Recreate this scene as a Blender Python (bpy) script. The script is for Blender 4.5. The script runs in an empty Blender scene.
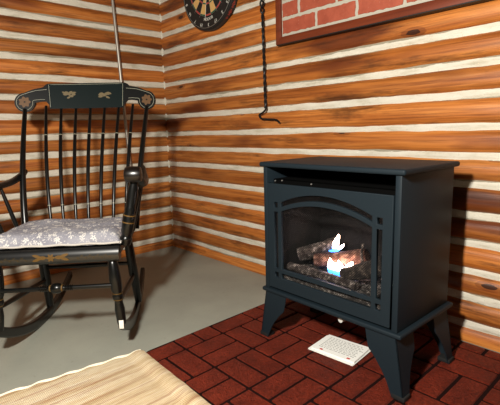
import bpy, bmesh, math, random
from mathutils import Vector, Matrix, noise
PI = math.pi
random.seed(7)
SC = bpy.context.scene
COL = SC.collection

# ------------------------------------------------------------------ helpers
class MB:
    """collects shapes; build() links them as one mesh object"""
    def __init__(self):
        self.v = []; self.f = []; self.m = []
    def add(self, vs, fs, mi=0):
        o = len(self.v)
        self.v += [tuple(p) for p in vs]
        for f in fs:
            self.f.append(tuple(i + o for i in f)); self.m.append(mi)
        return self
    def box(self, a, b, mi=0):
        x0, y0, z0 = a; x1, y1, z1 = b
        vs = [(x0,y0,z0),(x1,y0,z0),(x1,y1,z0),(x0,y1,z0),(x0,y0,z1),(x1,y0,z1),(x1,y1,z1),(x0,y1,z1)]
        return self.add(vs, [(3,2,1,0),(4,5,6,7),(0,1,5,4),(1,2,6,5),(2,3,7,6),(3,0,4,7)], mi)
    def tube(self, pts, rad, n=10, mi=0, flat=(1, 1), caps=True):
        pts = [Vector(p) for p in pts]; N = len(pts)
        if not hasattr(rad, '__len__'): rad = [rad] * N
        t0 = (pts[1] - pts[0]).normalized()
        up = Vector((0, 0, 1)) if abs(t0.z) < .9 else Vector((0, 1, 0))
        nr = t0.cross(up).normalized()
        vs = []; fs = []
        for i, p in enumerate(pts):
            t = (pts[min(i+1, N-1)] - pts[max(i-1, 0)]).normalized()
            nr = (nr - t * nr.dot(t)).normalized(); bn = t.cross(nr)
            for k in range(n):
                a = 2 * PI * k / n
                vs.append(p + nr * (math.cos(a) * rad[i] * flat[0]) + bn * (math.sin(a) * rad[i] * flat[1]))
        for i in range(N - 1):
            for k in range(n):
                fs.append((i*n+k, i*n+(k+1) % n, (i+1)*n+(k+1) % n, (i+1)*n+k))
        if caps:
            fs.append(tuple(range(n-1, -1, -1))); fs.append(tuple((N-1)*n+k for k in range(n)))
        return self.add(vs, fs, mi)
    def turned(self, a, b, prof, n=14, mi=0):
        """lathe between points a and b; prof = [(t, radius)]"""
        a = Vector(a); b = Vector(b)
        return self.tube([a.lerp(b, t) for t, r in prof], [r for t, r in prof], n, mi)
    def prism(self, poly, to3, d0, d1, mi=0):
        """poly 2D outline, to3(u, v, d) -> 3D point"""
        n = len(poly)
        vs = [to3(u, w, d0) for u, w in poly] + [to3(u, w, d1) for u, w in poly]
        fs = [tuple(range(n-1, -1, -1)), tuple(range(n, 2*n))]
        fs += [(i, (i+1) % n, n+(i+1) % n, n+i) for i in range(n)]
        return self.add(vs, fs, mi)
    def build(self, name, mats, parent=None, smooth=False, bevel=0, seg=2, angle=40):
        me = bpy.data.meshes.new(name)
        me.from_pydata(self.v, [], self.f)
        for i, m in enumerate(self.m): me.polygons[i].material_index = m
        bm = bmesh.new(); bm.from_mesh(me)
        bmesh.ops.recalc_face_normals(bm, faces=bm.faces[:])
        if bevel:
            es = [e for e in bm.edges if len(e.link_faces) == 2 and e.calc_face_angle(0) > math.radians(30)]
            bmesh.ops.bevel(bm, geom=es, offset=bevel, segments=seg, profile=.5, affect='EDGES', clamp_overlap=True)
        if smooth or bevel:
            for f in bm.faces: f.smooth = True
            for e in bm.edges:
                if len(e.link_faces) == 2 and e.calc_face_angle(0) > math.radians(angle): e.smooth = False
        bm.to_mesh(me); bm.free()
        return link(name, me, mats, parent)

def link(name, me, mats, parent=None):
    o = bpy.data.objects.new(name, me); COL.objects.link(o)
    if mats:
        mats = list(mats) if isinstance(mats, (list, tuple)) else [mats]
        for i, m in enumerate(mats):
            if i < len(me.materials): me.materials[i] = m
            else: me.materials.append(m)
    if parent: o.parent = parent
    return o

def empty(name, loc, rz=0):
    o = bpy.data.objects.new(name, None); COL.objects.link(o)
    o.empty_display_size = .05
    o.location = loc; o.rotation_euler = (0, 0, rz)
    return o

def tag(o, label=None, cat=None, group=None, kind=None):
    if label: o['label'] = label
    if cat: o['category'] = cat
    if group: o['group'] = group
    if kind: o['kind'] = kind
    return o

def smooth_path(pts, k=6):
    """Catmull-Rom through points"""
    P = [Vector(p) for p in pts]; out = []
    for i in range(len(P) - 1):
        p0 = P[max(i-1, 0)]; p1 = P[i]; p2 = P[i+1]; p3 = P[min(i+2, len(P)-1)]
        for j in range(k):
            t = j / k
            out.append(.5 * ((2*p1) + (p2-p0)*t + (2*p0-5*p1+4*p2-p3)*t*t + (3*p1-p0-3*p2+p3)*t**3))
    out.append(P[-1]); return out

def outline_mesh(name, loops, depth, bevel=0):
    """flat plate with holes from closed 2D loops (first = outer), in the XY plane, extruded by depth"""
    cu = bpy.data.curves.new(name, 'CURVE'); cu.dimensions = '2D'; cu.fill_mode = 'BOTH'
    cu.extrude = depth / 2; cu.bevel_depth = bevel; cu.bevel_resolution = 1
    for lp in loops:
        sp = cu.splines.new('POLY'); sp.points.add(len(lp) - 1)
        for q, (x, y) in zip(sp.points, lp): q.co = (x, y, 0, 1)
        sp.use_cyclic_u = True
    return curve_to_mesh(cu, name)

def curve_to_mesh(cu, name):
    ob = bpy.data.objects.new('curve_source', cu); COL.objects.link(ob)
    dg = bpy.context.evaluated_depsgraph_get(); dg.update()
    me = bpy.data.meshes.new_from_object(ob.evaluated_get(dg)); me.name = name
    bpy.data.objects.remove(ob); bpy.data.curves.remove(cu)
    return me

def text_mesh(txt, size, depth=.0006):
    cu = bpy.data.curves.new('lettering', 'FONT'); cu.body = txt; cu.size = size
    cu.align_x = 'CENTER'; cu.align_y = 'CENTER'; cu.extrude = depth; cu.resolution_u = 3
    return curve_to_mesh(cu, 'lettering')

def merge_meshes(items):
    """items = [(mesh, matrix)] -> MB with all of them"""
    mb = MB()
    for me, M in items:
        mb.add([M @ v.co for v in me.vertices], [tuple(p.vertices) for p in me.polygons])
    return mb

# ------------------------------------------------------------------ materials
class NT:
    def __init__(self, name):
        self.m = bpy.data.materials.new(name); self.m.use_nodes = True
        self.t = self.m.node_tree; self.b = self.t.nodes['Principled BSDF']
        self.co = self.t.nodes.new('ShaderNodeTexCoord')
    def n(self, typ, **kw):
        nd = self.t.nodes.new(typ)
        for k, v in kw.items():
            if k.startswith('i_'):
                key = k[2:].replace('_', ' ')
                nd.inputs[key].default_value = v
            else: setattr(nd, k, v)
        return nd
    def l(self, a, b): self.t.links.new(a, b)
    def mapped(self, scale, loc=(0, 0, 0)):
        mp = self.n('ShaderNodeMapping'); mp.inputs['Scale'].default_value = scale
        mp.inputs['Location'].default_value = loc
        self.l(self.co.outputs['Object'], mp.inputs['Vector']); return mp.outputs[0]
    def noise(self, scale, sc=1, detail=4, rough=.55, loc=(0, 0, 0), dist=0):
        nd = self.n('ShaderNodeTexNoise'); self.l(self.mapped(scale, loc), nd.inputs['Vector'])
        nd.inputs['Scale'].default_value = sc; nd.inputs['Detail'].default_value = detail
        nd.inputs['Roughness'].default_value = rough; nd.inputs['Distortion'].default_value = dist
        return nd.outputs['Fac']
    def ramp(self, fac, stops, interp='LINEAR'):
        r = self.n('ShaderNodeValToRGB'); r.color_ramp.interpolation = interp
        e = r.color_ramp.elements
        while len(e) < len(stops): e.new(.5)
        for el, (p, c) in zip(e, stops):
            el.position = p; el.color = (*c, 1) if len(c) == 3 else c
        self.l(fac, r.inputs['Fac']); return r.outputs['Color']
    def mix(self, fac, a, b, mode='MIX'):
        mx = self.n('ShaderNodeMix', data_type='RGBA', blend_type=mode)
        if isinstance(fac, (int, float)): mx.inputs[0].default_value = fac
        else: self.l(fac, mx.inputs[0])
        for s, val in ((6, a), (7, b)):
            if isinstance(val, tuple): mx.inputs[s].default_value = (*val, 1)
            else: self.l(val, mx.inputs[s])
        return mx.outputs[2]
    def math(self, op, a, b=None):
        nd = self.n('ShaderNodeMath', operation=op)
        for s, val in ((0, a), (1, b)):
            if val is None: continue
            if isinstance(val, (int, float)): nd.inputs[s].default_value = val
            else: self.l(val, nd.inputs[s])
        return nd.outputs[0]
    def base(self, c):
        if isinstance(c, tuple): self.b.inputs['Base Color'].default_value = (*c, 1)
        else: self.l(c, self.b.inputs['Base Color'])
    def rough(self, r):
        if isinstance(r, (int, float)): self.b.inputs['Roughness'].default_value = r
        else: self.l(r, self.b.inputs['Roughness'])
    def bump(self, h, strength=.3, dist=.002):
        b = self.n('ShaderNodeBump'); b.inputs['Strength'].default_value = strength
        b.inputs['Distance'].default_value = dist
        self.l(h, b.inputs['Height']); self.l(b.outputs[0], self.b.inputs['Normal'])

def s2l(r, g, b):
    f = lambda c: (c/255/12.92) if c/255 <= .04045 else ((c/255+.055)/1.055)**2.4
    return (f(r), f(g), f(b))

def plain(name, rgb, rough=.5, metal=0, spec=.5):
    t = NT(name); t.base(rgb); t.rough(rough)
    t.b.inputs['Metallic'].default_value = metal
    t.b.inputs['Specular IOR Level'].default_value = spec
    return t.m

def wood_log(name, axis, dim=1.0):
    t = NT(name)
    s = lambda al, ac: (al, ac, ac) if axis == 'x' else (ac, al, ac)
    streak = t.noise(s(1.1, 26), 1, 6, .62, dist=.6)
    fine = t.noise(s(3.5, 150), 1, 3, .6)
    patch = t.noise(s(1.6, 6), 1, 3, .5, loc=(3, 1, 2))
    c = t.ramp(streak, [(.22, s2l(104, 50, 18)), (.42, s2l(176, 100, 40)), (.56, s2l(202, 124, 56)), (.78, s2l(220, 150, 82))])
    c = t.mix(t.ramp(patch, [(.32, (1, 1, 1)), (.50, (0, 0, 0))]), c, s2l(112, 54, 22))
    t.t.nodes[-1]
    c = t.mix(t.math('MULTIPLY', t.ramp(fine, [(.30, (1, 1, 1)), (.52, (0, 0, 0))]), .55), c, s2l(84, 34, 10))
    # per-log tone
    oi = t.n('ShaderNodeObjectInfo')
    hsv = t.n('ShaderNodeHueSaturation')
    t.l(c, hsv.inputs['Color'])
    mr = t.n('ShaderNodeMapRange'); t.l(oi.outputs['Random'], mr.inputs[0])
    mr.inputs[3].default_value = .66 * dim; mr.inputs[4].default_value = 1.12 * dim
    t.l(mr.outputs[0], hsv.inputs['Value']); c = hsv.outputs[0]
    # knots
    vo = t.n('ShaderNodeTexVoronoi', feature='F1'); t.l(t.mapped(s(3.2, 9)), vo.inputs['Vector']); vo.inputs['Scale'].default_value = 1
    sep = t.n('ShaderNodeSeparateColor'); t.l(vo.outputs['Color'], sep.inputs[0])
    keep = t.math('GREATER_THAN', sep.outputs[0], .62)
    size = t.math('ADD', t.math('MULTIPLY', sep.outputs[1], .07), .03)
    wob = t.math('ADD', vo.outputs['Distance'], t.math('MULTIPLY', t.math('SUBTRACT', fine, .5), .06))
    kn = t.math('MULTIPLY', keep, t.math('LESS_THAN', wob, size))
    halo = t.math('MULTIPLY', keep, t.math('LESS_THAN', wob, t.math('MULTIPLY', size, 1.8)))
    c = t.mix(t.math('MULTIPLY', halo, .45), c, s2l(96, 40, 14))
    c = t.mix(t.math('MULTIPLY', kn, .9), c, s2l(38, 16, 10))
    # grimy weathering near the corner-side stretches and edges
    grime = t.noise(s(2.2, 14), 1, 5, .7, loc=(9, 4, 7))
    c = t.mix(t.math('MULTIPLY', t.ramp(grime, [(.54, (0, 0, 0)), (.68, (1, 1, 1))]), .75), c, s2l(60, 30, 16))
    t.base(c); t.rough(.42)
    t.bump(t.math('ADD', streak, t.math('MULTIPLY', fine, .6)), .5, .003)
    return t.m

def mk_chink(name, k=1.0):
    t = NT(name)
    a = t.noise((7, 7, 40), 1, 5, .65); b = t.noise((120, 120, 120), 1, 3, .6)
    c = t.ramp(a, [(.28, s2l(176*k, 168*k, 146*k)), (.46, s2l(206*k, 200*k, 184*k)), (.7, s2l(220*k, 215*k, 201*k))])
    c = t.mix(t.math('MULTIPLY', t.ramp(b, [(.26, (1, 1, 1)), (.40, (0, 0, 0))]), .25), c, s2l(130, 118, 94))
    at = t.n('ShaderNodeAttribute', attribute_name='tinting')
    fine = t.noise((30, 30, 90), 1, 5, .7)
    edge_grey = t.ramp(t.math('ADD', at.outputs['Fac'], t.math('MULTIPLY', t.math('SUBTRACT', fine, .5), 1.1)), [(.48, (0, 0, 0)), (.62, (1, 1, 1))])
    c = t.mix(t.math('MULTIPLY', edge_grey, .8), c, s2l(126, 116, 94))
    t.base(c); t.rough(.85); t.bump(t.math('ADD', a, t.math('MULTIPLY', b, .3)), .6, .006)
    return t.m

def mk_floor():
    t = NT('grey_painted_floor')
    a = t.noise((2.2, 2.2, 2.2), 1, 5, .6); b = t.noise((40, 40, 40), 1, 4, .6)
    c = t.ramp(a, [(.3, s2l(136, 138, 128)), (.7, s2l(155, 157, 145))])
    c = t.mix(t.math('MULTIPLY', t.ramp(b, [(.62, (0, 0, 0)), (.74, (1, 1, 1))]), .35), c, s2l(104, 100, 88))
    t.base(c); t.rough(.5); t.bump(b, .12, .002)
    return t.m

def mk_brick(name):
    t = NT(name)
    a = t.noise((9, 9, 9), 1, 4, .6); b = t.noise((105, 105, 105), 1, 6, .8); d = t.noise((160, 160, 160), 1, 2, .6)
    c = t.ramp(a, [(.3, s2l(104, 34, 20)), (.7, s2l(140, 50, 30))])
    c = t.mix(t.math('MULTIPLY', t.ramp(b, [(.38, (1, 1, 1)), (.5, (0, 0, 0))]), .7), c, s2l(62, 20, 13))
    c = t.mix(t.math('MULTIPLY', t.ramp(b, [(.56, (0, 0, 0)), (.64, (1, 1, 1))]), .45), c, s2l(176, 84, 58))  # pale flecks in the colour stand in for glints on the embossing
    t.base(c); t.rough(.5); t.b.inputs['Specular IOR Level'].default_value = .2
    t.bump(t.math('ADD', b, t.math('MULTIPLY', d, .5)), 1.0, .016)
    return t.m

def mk_cushion():
    t = NT('leaf_print_cushion_fabric')
    vo = t.n('ShaderNodeTexVoronoi', feature='F1'); t.l(t.mapped((38, 38, 38)), vo.inputs['Vector']); vo.inputs['Scale'].default_value = 1
    w = t.n('ShaderNodeTexWave', wave_type='RINGS', rings_direction='SPHERICAL')
    t.l(vo.outputs['Position'], w.inputs['Vector'])
    sub = t.n('ShaderNodeVectorMath', operation='SUBTRACT'); t.l(t.mapped((38, 38, 38)), sub.inputs[0]); t.l(vo.outputs['Position'], sub.inputs[1])
    sx = t.n('ShaderNodeSeparateXYZ'); t.l(sub.outputs[0], sx.inputs[0])
    sep = t.n('ShaderNodeSeparateColor'); t.l(vo.outputs['Color'], sep.inputs[0])
    ang = t.math('ARCTAN2', sx.outputs[2], sx.outputs[0])
    petal = t.math('SINE', t.math('ADD', t.math('MULTIPLY', ang, 5), t.math('MULTIPLY', sep.outputs[0], 6)))
    thr = t.math('ADD', t.math('MULTIPLY', petal, .14), .30)
    leaf = t.math('LESS_THAN', vo.outputs['Distance'], thr)
    vein = t.math('GREATER_THAN', vo.outputs['Distance'], .10)
    leaf = t.math('MULTIPLY', leaf, vein)
    fl = t.noise((150, 150, 150), 1, 2, .5)
    flk = t.ramp(fl, [(.60, (0, 0, 0)), (.64, (1, 1, 1))])
    ground = t.ramp(t.noise((14, 14, 14), 1, 3), [(.3, s2l(120, 119, 128)), (.7, s2l(146, 145, 152))])
    c = t.mix(t.math('MULTIPLY', leaf, .85), ground, s2l(204, 200, 194))
    c = t.mix(t.math('MULTIPLY', flk, .7), c, s2l(196, 192, 188))
    t.base(c); t.rough(.95); t.b.inputs['Specular IOR Level'].default_value = .1
    t.bump(t.noise((400, 400, 400), 1, 2), .3, .001)
    return t.m

def mk_rug():
    t = NT('woven_rag_rug')
    st = t.noise((26, 1.3, 4), 1, 5, .65); fine = t.noise((230, 30, 30), 1, 3, .6)
    zone = t.noise((2.4, .9, 1), 1, 2, .5, loc=(.4, 2, 0))
    wv = t.n('ShaderNodeTexWave', wave_type='BANDS', bands_direction='X'); t.l(t.mapped((1, 1, 1)), wv.inputs['Vector'])
    wv.inputs['Scale'].default_value = 55; wv.inputs['Distortion'].default_value = 2; wv.inputs['Detail'].default_value = 2
    wy = t.n('ShaderNodeTexWave', wave_type='BANDS', bands_direction='Y'); t.l(t.mapped((1, 1, 1)), wy.inputs['Vector'])
    wy.inputs['Scale'].default_value = 60; wy.inputs['Distortion'].default_value = 1
    c = t.ramp(st, [(.34, s2l(184, 156, 118)), (.48, s2l(222, 202, 166)), (.66, s2l(240, 228, 200))])
    c = t.mix(t.math('MULTIPLY', t.ramp(fine, [(.34, (1, 1, 1)), (.5, (0, 0, 0))]), .45), c, s2l(198, 162, 120))
    red = t.math('MULTIPLY', t.ramp(t.noise((60, 2.2, 4), 1, 4, .6, loc=(2, 7, 1)), [(.53, (0, 0, 0)), (.60, (1, 1, 1))]), t.ramp(zone, [(.30, (.25,)*3), (.46, (1, 1, 1))]))
    c = t.mix(t.math('MULTIPLY', red, .5), c, s2l(150, 84, 58))
    tooth = t.math('MULTIPLY', wv.outputs['Fac'], wy.outputs['Fac'])
    c = t.mix(t.math('MULTIPLY', t.ramp(tooth, [(.02, (1, 1, 1)), (.3, (0, 0, 0))]), .3), c, s2l(170, 138, 96))
    t.base(c); t.rough(.95); t.b.inputs['Specular IOR Level'].default_value = .1
    t.bump(t.math('ADD', tooth, fine), .8, .003)
    return t.m

def mk_ceramic(name, dark, light, scale=60):
    t = NT(name)
    a = t.noise((scale,)*3, 1, 6, .7); b = t.noise((12, 12, 12), 1, 3)
    c = t.ramp(a, [(.40, dark), (.53, tuple(p*.8+q*.2 for p, q in zip(dark, light))), (.62, light)])
    c = t.mix(t.math('MULTIPLY', b, .5), c, dark)
    t.base(c); t.rough(.95); t.bump(a, 1, .008)
    return t.m

def mk_panel_brick():
    t = NT('faux_brick_face')
    a = t.noise((18, 18, 18), 1, 5, .6); b = t.noise((110, 110, 110), 1, 4, .7)
    c = t.ramp(a, [(.3, s2l(146, 66, 44)), (.7, s2l(170, 84, 60))])
    c = t.mix(t.math('MULTIPLY', t.ramp(b, [(.66, (0, 0, 0)), (.72, (1, 1, 1))]), .6), c, s2l(226, 190, 174))
    t.base(c); t.rough(.7); t.bump(b, .4, .003); return t.m

def mk_frame_wood():
    t = NT('dark_stained_frame_wood')
    a = t.noise((3, 40, 40), 1, 5, .6)
    t.base(t.ramp(a, [(.3, s2l(84, 32, 14)), (.7, s2l(116, 50, 24))])); t.rough(.45); return t.m

def mk_flame(name, z0, z1):
    """hot flame: blue root fading to a white body (it gives the light itself)"""
    t = NT(name)
    s = t.n('ShaderNodeSeparateXYZ'); t.l(t.co.outputs['Object'], s.inputs[0])
    mr = t.n('ShaderNodeMapRange'); t.l(s.outputs[2], mr.inputs[0])
    mr.inputs[1].default_value = z0; mr.inputs[2].default_value = z1
    col = t.ramp(mr.outputs[0], [(0, (.03, .22, 1)), (.24, (.08, .38, 1)), (.38, (.8, .7, .9)), (.5, (1, .72, .58)), (1, (1, .66, .48))])
    em = t.n('ShaderNodeEmission'); t.l(col, em.inputs[0])
    st = t.ramp(mr.outputs[0], [(0, (.16,)*3), (.3, (.22,)*3), (.45, (.9,)*3), (1, (1,)*3)])
    t.l(t.math('MULTIPLY', st, 45.0), em.inputs[1])
    t.l(em.outputs[0], t.t.nodes['Material Output'].inputs[0])
    return t.m

M = {}
M['log_x'] = wood_log('varnished_log_wood', 'x')
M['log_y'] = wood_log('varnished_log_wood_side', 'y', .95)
M['chink'] = mk_chink('chinking_mortar')
M['floor'] = mk_floor()
M['black_paint'] = plain('black_lacquer_paint', (.003, .0032, .003), .28, 0, .4)
M['crest_paint'] = plain('green_black_lacquer', (.0035, .008, .008), .35, 0, .15)
M['gold'] = plain('dull_gold_stencil', s2l(92, 66, 24), .5, .2)
M['pale_line'] = plain('pale_pinstripe', s2l(150, 150, 132), .5)
M['cushion'] = mk_cushion()
M['piping'] = plain('cushion_piping_cloth', s2l(176, 171, 165), .95)
M['stove'] = plain('charcoal_blue_stove_paint', s2l(25, 34, 40), .5, 0, .12)
M['stove_dark'] = plain('matte_black_steel', (.0015, .0015, .0015), .95, 0, .05)
M['rubber'] = plain('black_rubber', (.004, .004, .004), .8)
M['screen'] = plain('dark_wire_mesh', (.005, .005, .005), .8, 0, .1)
M['liner'] = mk_ceramic('sooty_firebox_liner', (.003, .0022, .002), (.016, .010, .009), 20)
M['ceramic'] = mk_ceramic('sooty_ceramic_log', s2l(40, 29, 26), s2l(200, 184, 174), 48)
M['ceramic_warm'] = mk_ceramic('fire_warmed_ceramic_log', s2l(74, 40, 30), s2l(196, 150, 128), 48)
M['ember'] = mk_ceramic('grey_ember_wool', s2l(36, 30, 28), s2l(190, 178, 168), 80)
M['screw'] = plain('bright_screw_steel', (.6, .6, .58), .3, .8)
M['knob'] = plain('pale_knob_plastic', s2l(190, 190, 186), .4)
M['brick'] = mk_brick('embossed_red_rubber_brick')
M['grout'] = plain('dark_mat_grout', s2l(26, 9, 7), .9, 0, .1)
M['rug'] = mk_rug()
M['rug_hem'] = plain('cream_cotton_hem', s2l(244, 234, 210), .95)
M['paper'] = plain('white_paper', s2l(244, 243, 238), .8)
M['ink'] = plain('grey_print', s2l(150, 150, 146), .8)
M['red_ink'] = plain('red_print', s2l(190, 40, 36), .7)
M['iron'] = plain('black_wrought_iron', (.012, .012, .012), .45, .5)
M['steel'] = plain('grey_brushed_steel', s2l(172, 166, 156), .4, .6)
M['panel_brick'] = mk_panel_brick()
M['panel_mortar'] = plain('pale_grey_mortar', s2l(176, 172, 158), .9)
M['frame'] = mk_frame_wood()
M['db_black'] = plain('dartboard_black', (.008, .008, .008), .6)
M['db_tan'] = plain('dartboard_tan_sisal', s2l(206, 164, 100), .9)
M['db_red'] = plain('dartboard_red_sisal', s2l(176, 44, 36), .9)
M['db_green'] = plain('dartboard_green_sisal', s2l(30, 84, 58), .9)
M['db_wire'] = plain('dartboard_wire', s2l(170, 168, 160), .35, .6)
M['db_white'] = plain('dartboard_white_print', s2l(206, 204, 194), .7)
M['scuff'] = plain('scuffed_white_paint', s2l(226, 224, 216), .6)
M['brown_lacquer'] = plain('dark_brown_lacquer', s2l(17, 11, 8), .3)  # browner lacquer than the rest of the chair

# ------------------------------------------------------------------ room shell
CH = [0.071, 0.181, 0.2835, 0.394, 0.5035, 0.618, 0.726, 0.8305, 0.949, 1.0575, 1.171, 1.2805, 1.3925, 1.5075]
while CH[-1] < 2.25: CH.append(CH[-1] + .1115)
RX, LY, HT = 3.4, -3.2, 2.25

mb = MB(); mb.box((-.12, LY, -.08), (RX, .12, 0)); tag(mb.build('floor', M['floor']), 'grey painted floor', 'floor', kind='structure')

def chink_wall(name, axis, length):
    """mortar sheet with a little waviness, given thickness behind"""
    mb = MB(); nu = int(length / .02); nz = int(HT / .005)
    vs = []
    for i in range(nu + 1):
        for j in range(nz + 1):
            u = length * i / nu; z = HT * j / nz
            w = noise.noise(Vector((u * 9 + (50 if axis == 'y' else 0), z * 25, 1))) * .004
            # each band leans back at its top edge
            d = min(abs(z - c) for c in CH); w -= .002 * (d < .01)
            vs.append((u, w - .002, z) if axis == 'x' else (-w + .002, -u, z))
    fs = [(i*(nz+1)+j, (i+1)*(nz+1)+j, (i+1)*(nz+1)+j+1, i*(nz+1)+j+1) for i in range(nu) for j in range(nz)]
    mb.add(vs, fs); greys = []
    for i in range(nu + 1):
        for j in range(nz + 1):
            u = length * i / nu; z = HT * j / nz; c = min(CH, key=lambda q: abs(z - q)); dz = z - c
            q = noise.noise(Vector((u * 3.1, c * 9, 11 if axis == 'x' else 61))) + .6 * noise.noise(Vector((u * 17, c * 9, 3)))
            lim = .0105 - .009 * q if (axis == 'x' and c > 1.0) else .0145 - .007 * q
            greys.append(max(0, min(1, .5 + max(dz - lim, -.0150 + .004 * q - dz) / .008)))  # greyer towards the upper and lower edge of each mortar band
    if axis == 'x': mb.box((-.12, .015, 0), (length, .12, HT))
    else: mb.box((-.12, -length, 0), (-.015, .015, HT))
    o = mb.build(name, M['chink'], smooth=True)
    at = o.data.attributes.new('tinting', 'FLOAT', 'POINT')
    for i, v_ in enumerate(greys): at.data[i].value = v_
    return tag(o, None, None, kind='structure')

wall_r = chink_wall('wall_right', 'x', RX); tag(wall_r, 'right log wall with white chinking behind the stove', 'wall')
wall_l = chink_wall('wall_left', 'y', -LY); tag(wall_l, 'left log wall with white chinking behind the rocking chair', 'wall')

def log_part(wall, axis, length, z0, z1, seed, mat, gap):
    """one rounded log between two chinking lines, wavy edges, bulging into the room"""
    mb = MB(); nu = int(length / .018); npf = 12
    zc = (z0 + z1) / 2; hh = (z1 - z0) / 2 - gap
    vs = []
    for i in range(nu + 1):
        u = .012 + (length - .012) * i / nu
        e_t = noise.noise(Vector((u * 2.2, seed * 3.1, 0))) * .007 + noise.noise(Vector((u * 14, seed * 3.1, 4))) * .0022
        e_b = noise.noise(Vector((u * 2.2, seed * 3.1, 9))) * .007 + noise.noise(Vector((u * 14, seed * 3.1, 7))) * .0022
        bl = .017 + .005 * noise.noise(Vector((u * 1.3, seed * 5.3, 2)))
        for j in range(npf + 1):
            t = -1 + 2 * j / npf
            z = zc + t * hh + (e_t * (1 + t) / 2 if t > 0 else 0) + (e_b * (1 - t) / 2 if t < 0 else 0)
            p = -.008 + (bl + .008) * (1 - abs(t) ** 3.2)
            p += noise.noise(Vector((u * 6, z * 30, seed))) * .0012
            z = max(z, .001)
            vs.append((u, -p, z) if axis == 'x' else (p, -u, z))
    fs = [(i*(npf+1)+j, (i+1)*(npf+1)+j, (i+1)*(npf+1)+j+1, i*(npf+1)+j+1) for i in range(nu) for j in range(npf)]
    fs.append(tuple(range(npf + 1))); fs.append(tuple(nu*(npf+1)+j for j in range(npf, -1, -1)))
    mb.add(vs, fs); return mb.build('log', mat, wall, smooth=True, angle=60)

edges = [-.045] + CH
for k in range(len(edges) - 1):
    log_part(wall_r, 'x', RX, edges[k], edges[k+1], k + .3, M['log_x'], .0082)
    log_part(wall_l, 'y', -LY, edges[k], edges[k+1], k + 40.7, M['log_y'], .0125)
# mortar fillet running up the corner of the two walls
mb = MB(); vs = []; n = 160
for i in range(n + 1):
    z = HT * i / n
    a = .013 + .005 * noise.noise(Vector((z * 9, 3, 0))); b = .012 + .005 * noise.noise(Vector((z * 9, 8, 0)))
    vs += [(.0, .004, z), (a, -.002, z), (a * .55, -b * .55, z), (.002, -b, z), (-.004, 0, z)]
fs = [(i*5+j, (i+1)*5+j, (i+1)*5+(j+1) % 5, i*5+(j+1) % 5) for i in range(n) for j in range(5)]
mb.add(vs, fs); tag(mb.build('trim_1', M['chink'], smooth=True), 'mortar fillet in the corner of the log walls', 'trim', kind='structure')

# ------------------------------------------------------------------ rocking chair (local: x across, y to the back, z up)
chair = tag(empty('rocking_chair', (1.103, -1.198, 0), PI / 2 - .659),
            'black painted wooden rocking chair with gold stencilling in the log corner', 'chair')
BP, GO = M['black_paint'], M['gold']
# seat board with rolled front rail
mb = MB()
prof = [(-.0, .408), (.04, .412), (.20, .402), (.36, .414), (.41, .42), (.41, .440), (.36, .440), (.2, .425), (.04, .436), (.0, .432)]
def seat_w(y): return .242 - .05 * max(0, (y - .1) / .31) ** 2 * .35
N = 12
vs = []
for i in range(N + 1):
    s = -1 + 2 * i / N
    for (y, z) in prof: vs.append((s * seat_w(y), y, z - .004 * (1 - s*s)))
n = len(prof)
fs = [(i*n+j, (i+1)*n+j, (i+1)*n+(j+1) % n, i*n+(j+1) % n) for i in range(N) for j in range(n)]
fs += [tuple(range(n)), tuple(N*n+j for j in range(n-1, -1, -1))]
mb.add(vs, fs); mb.build('seat', BP, chair, smooth=True)
mb = MB()
mb.tube([(x, -.002, .406 + .002) for x in [-.238 + .476*i/20 for i in range(21)]], .029, 16, flat=(.82, 1.0))
rail = mb.build('seat_rail', plain('glossy_black_lacquer', (.004, .004, .004), .33, 0, 1.0), chair, smooth=True)
def leaf(mb, c, ang, L, W, to3):
    """a small pointed leaf plate"""
    n = 5; up = []; dn = []
    for i in range(n + 1):
        t = i / n; w = W * math.sin(PI * t) ** .8
        up.append((t * L, w)); dn.append((t * L, -w))
    poly = up + dn[::-1][1:-1]
    ca, sa = math.cos(ang), math.sin(ang)
    poly = [(c[0] + x*ca - y*sa, c[1] + x*sa + y*ca) for x, y in poly]
    mb.prism(poly, to3, 0, .0008)
t3 = lambda u, w, d: (u, -.0255 - d + 6.0 * (w - .406) ** 2, w)
mb = MB()
for s in (-1, 1):
    leaf(mb, (.012 * s, .409), 0 if s > 0 else PI, .034, .007, t3)
    leaf(mb, (.030 * s, .410), .3 if s > 0 else PI - .3, .036, .0055, t3)
    leaf(mb, (.030 * s, .408), -.3 if s > 0 else PI + .3, .036, .0055, t3)
for a in range(6): leaf(mb, (0, .408), a * PI / 3, .016, .004, t3)
tag(mb.build('stencil', GO, rail), 'gold leaf stencil at the middle of the rail')
for s in (-1, 1):
    mb = MB(); mb.prism([(s*.088, .4055), (s*.215, .4055), (s*.215, .4068), (s*.088, .4068)], t3, 0, .0006)
    for q in range(9): leaf(mb, (s * (.09 + q * .014), .405 + .003 * (q % 2)), .6 * (1 if q % 2 else -1), .011, .0018, t3)
    tag(mb.build('stencil_spray', plain('dim_gold_spray', s2l(64, 50, 26), .5, .2), rail), 'dim gold leaf spray')

# front and back legs
lp = [(0, .015), (.05, .017), (.08, .021), (.11, .021), (.14, .015), (.17, .019), (.38, .0225), (.52, .021), (.57, .0165), (.60, .020), (.64, .020), (.67, .015), (.72, .016), (.80, .019), (.95, .0175), (1, .016)]
for s in (-1, 1):
    mb = MB(); mb.turned((s*.203, .012, .415), (s*.224, .004, .130), lp); lg = mb.build('leg', BP, chair, smooth=True)
    for t in (.575, .66):
        p = Vector((s*.203, .012, .415)).lerp(Vector((s*.224, .004, .130)), t); mb = MB()
        mb.tube([p + Vector((0, 0, .0012)), p - Vector((0, 0, .0012))], .0185, 14)
        tag(mb.build('painted_ring', GO, lg), 'thin gold ring')
    mb = MB(); mb.turned((s*.190, .36, .415), (s*.206, .44, .04), [(0, .017), (.3, .021), (.6, .0215), (.85, .018), (1, .016)]); mb.build('leg', BP, chair, smooth=True)
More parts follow.
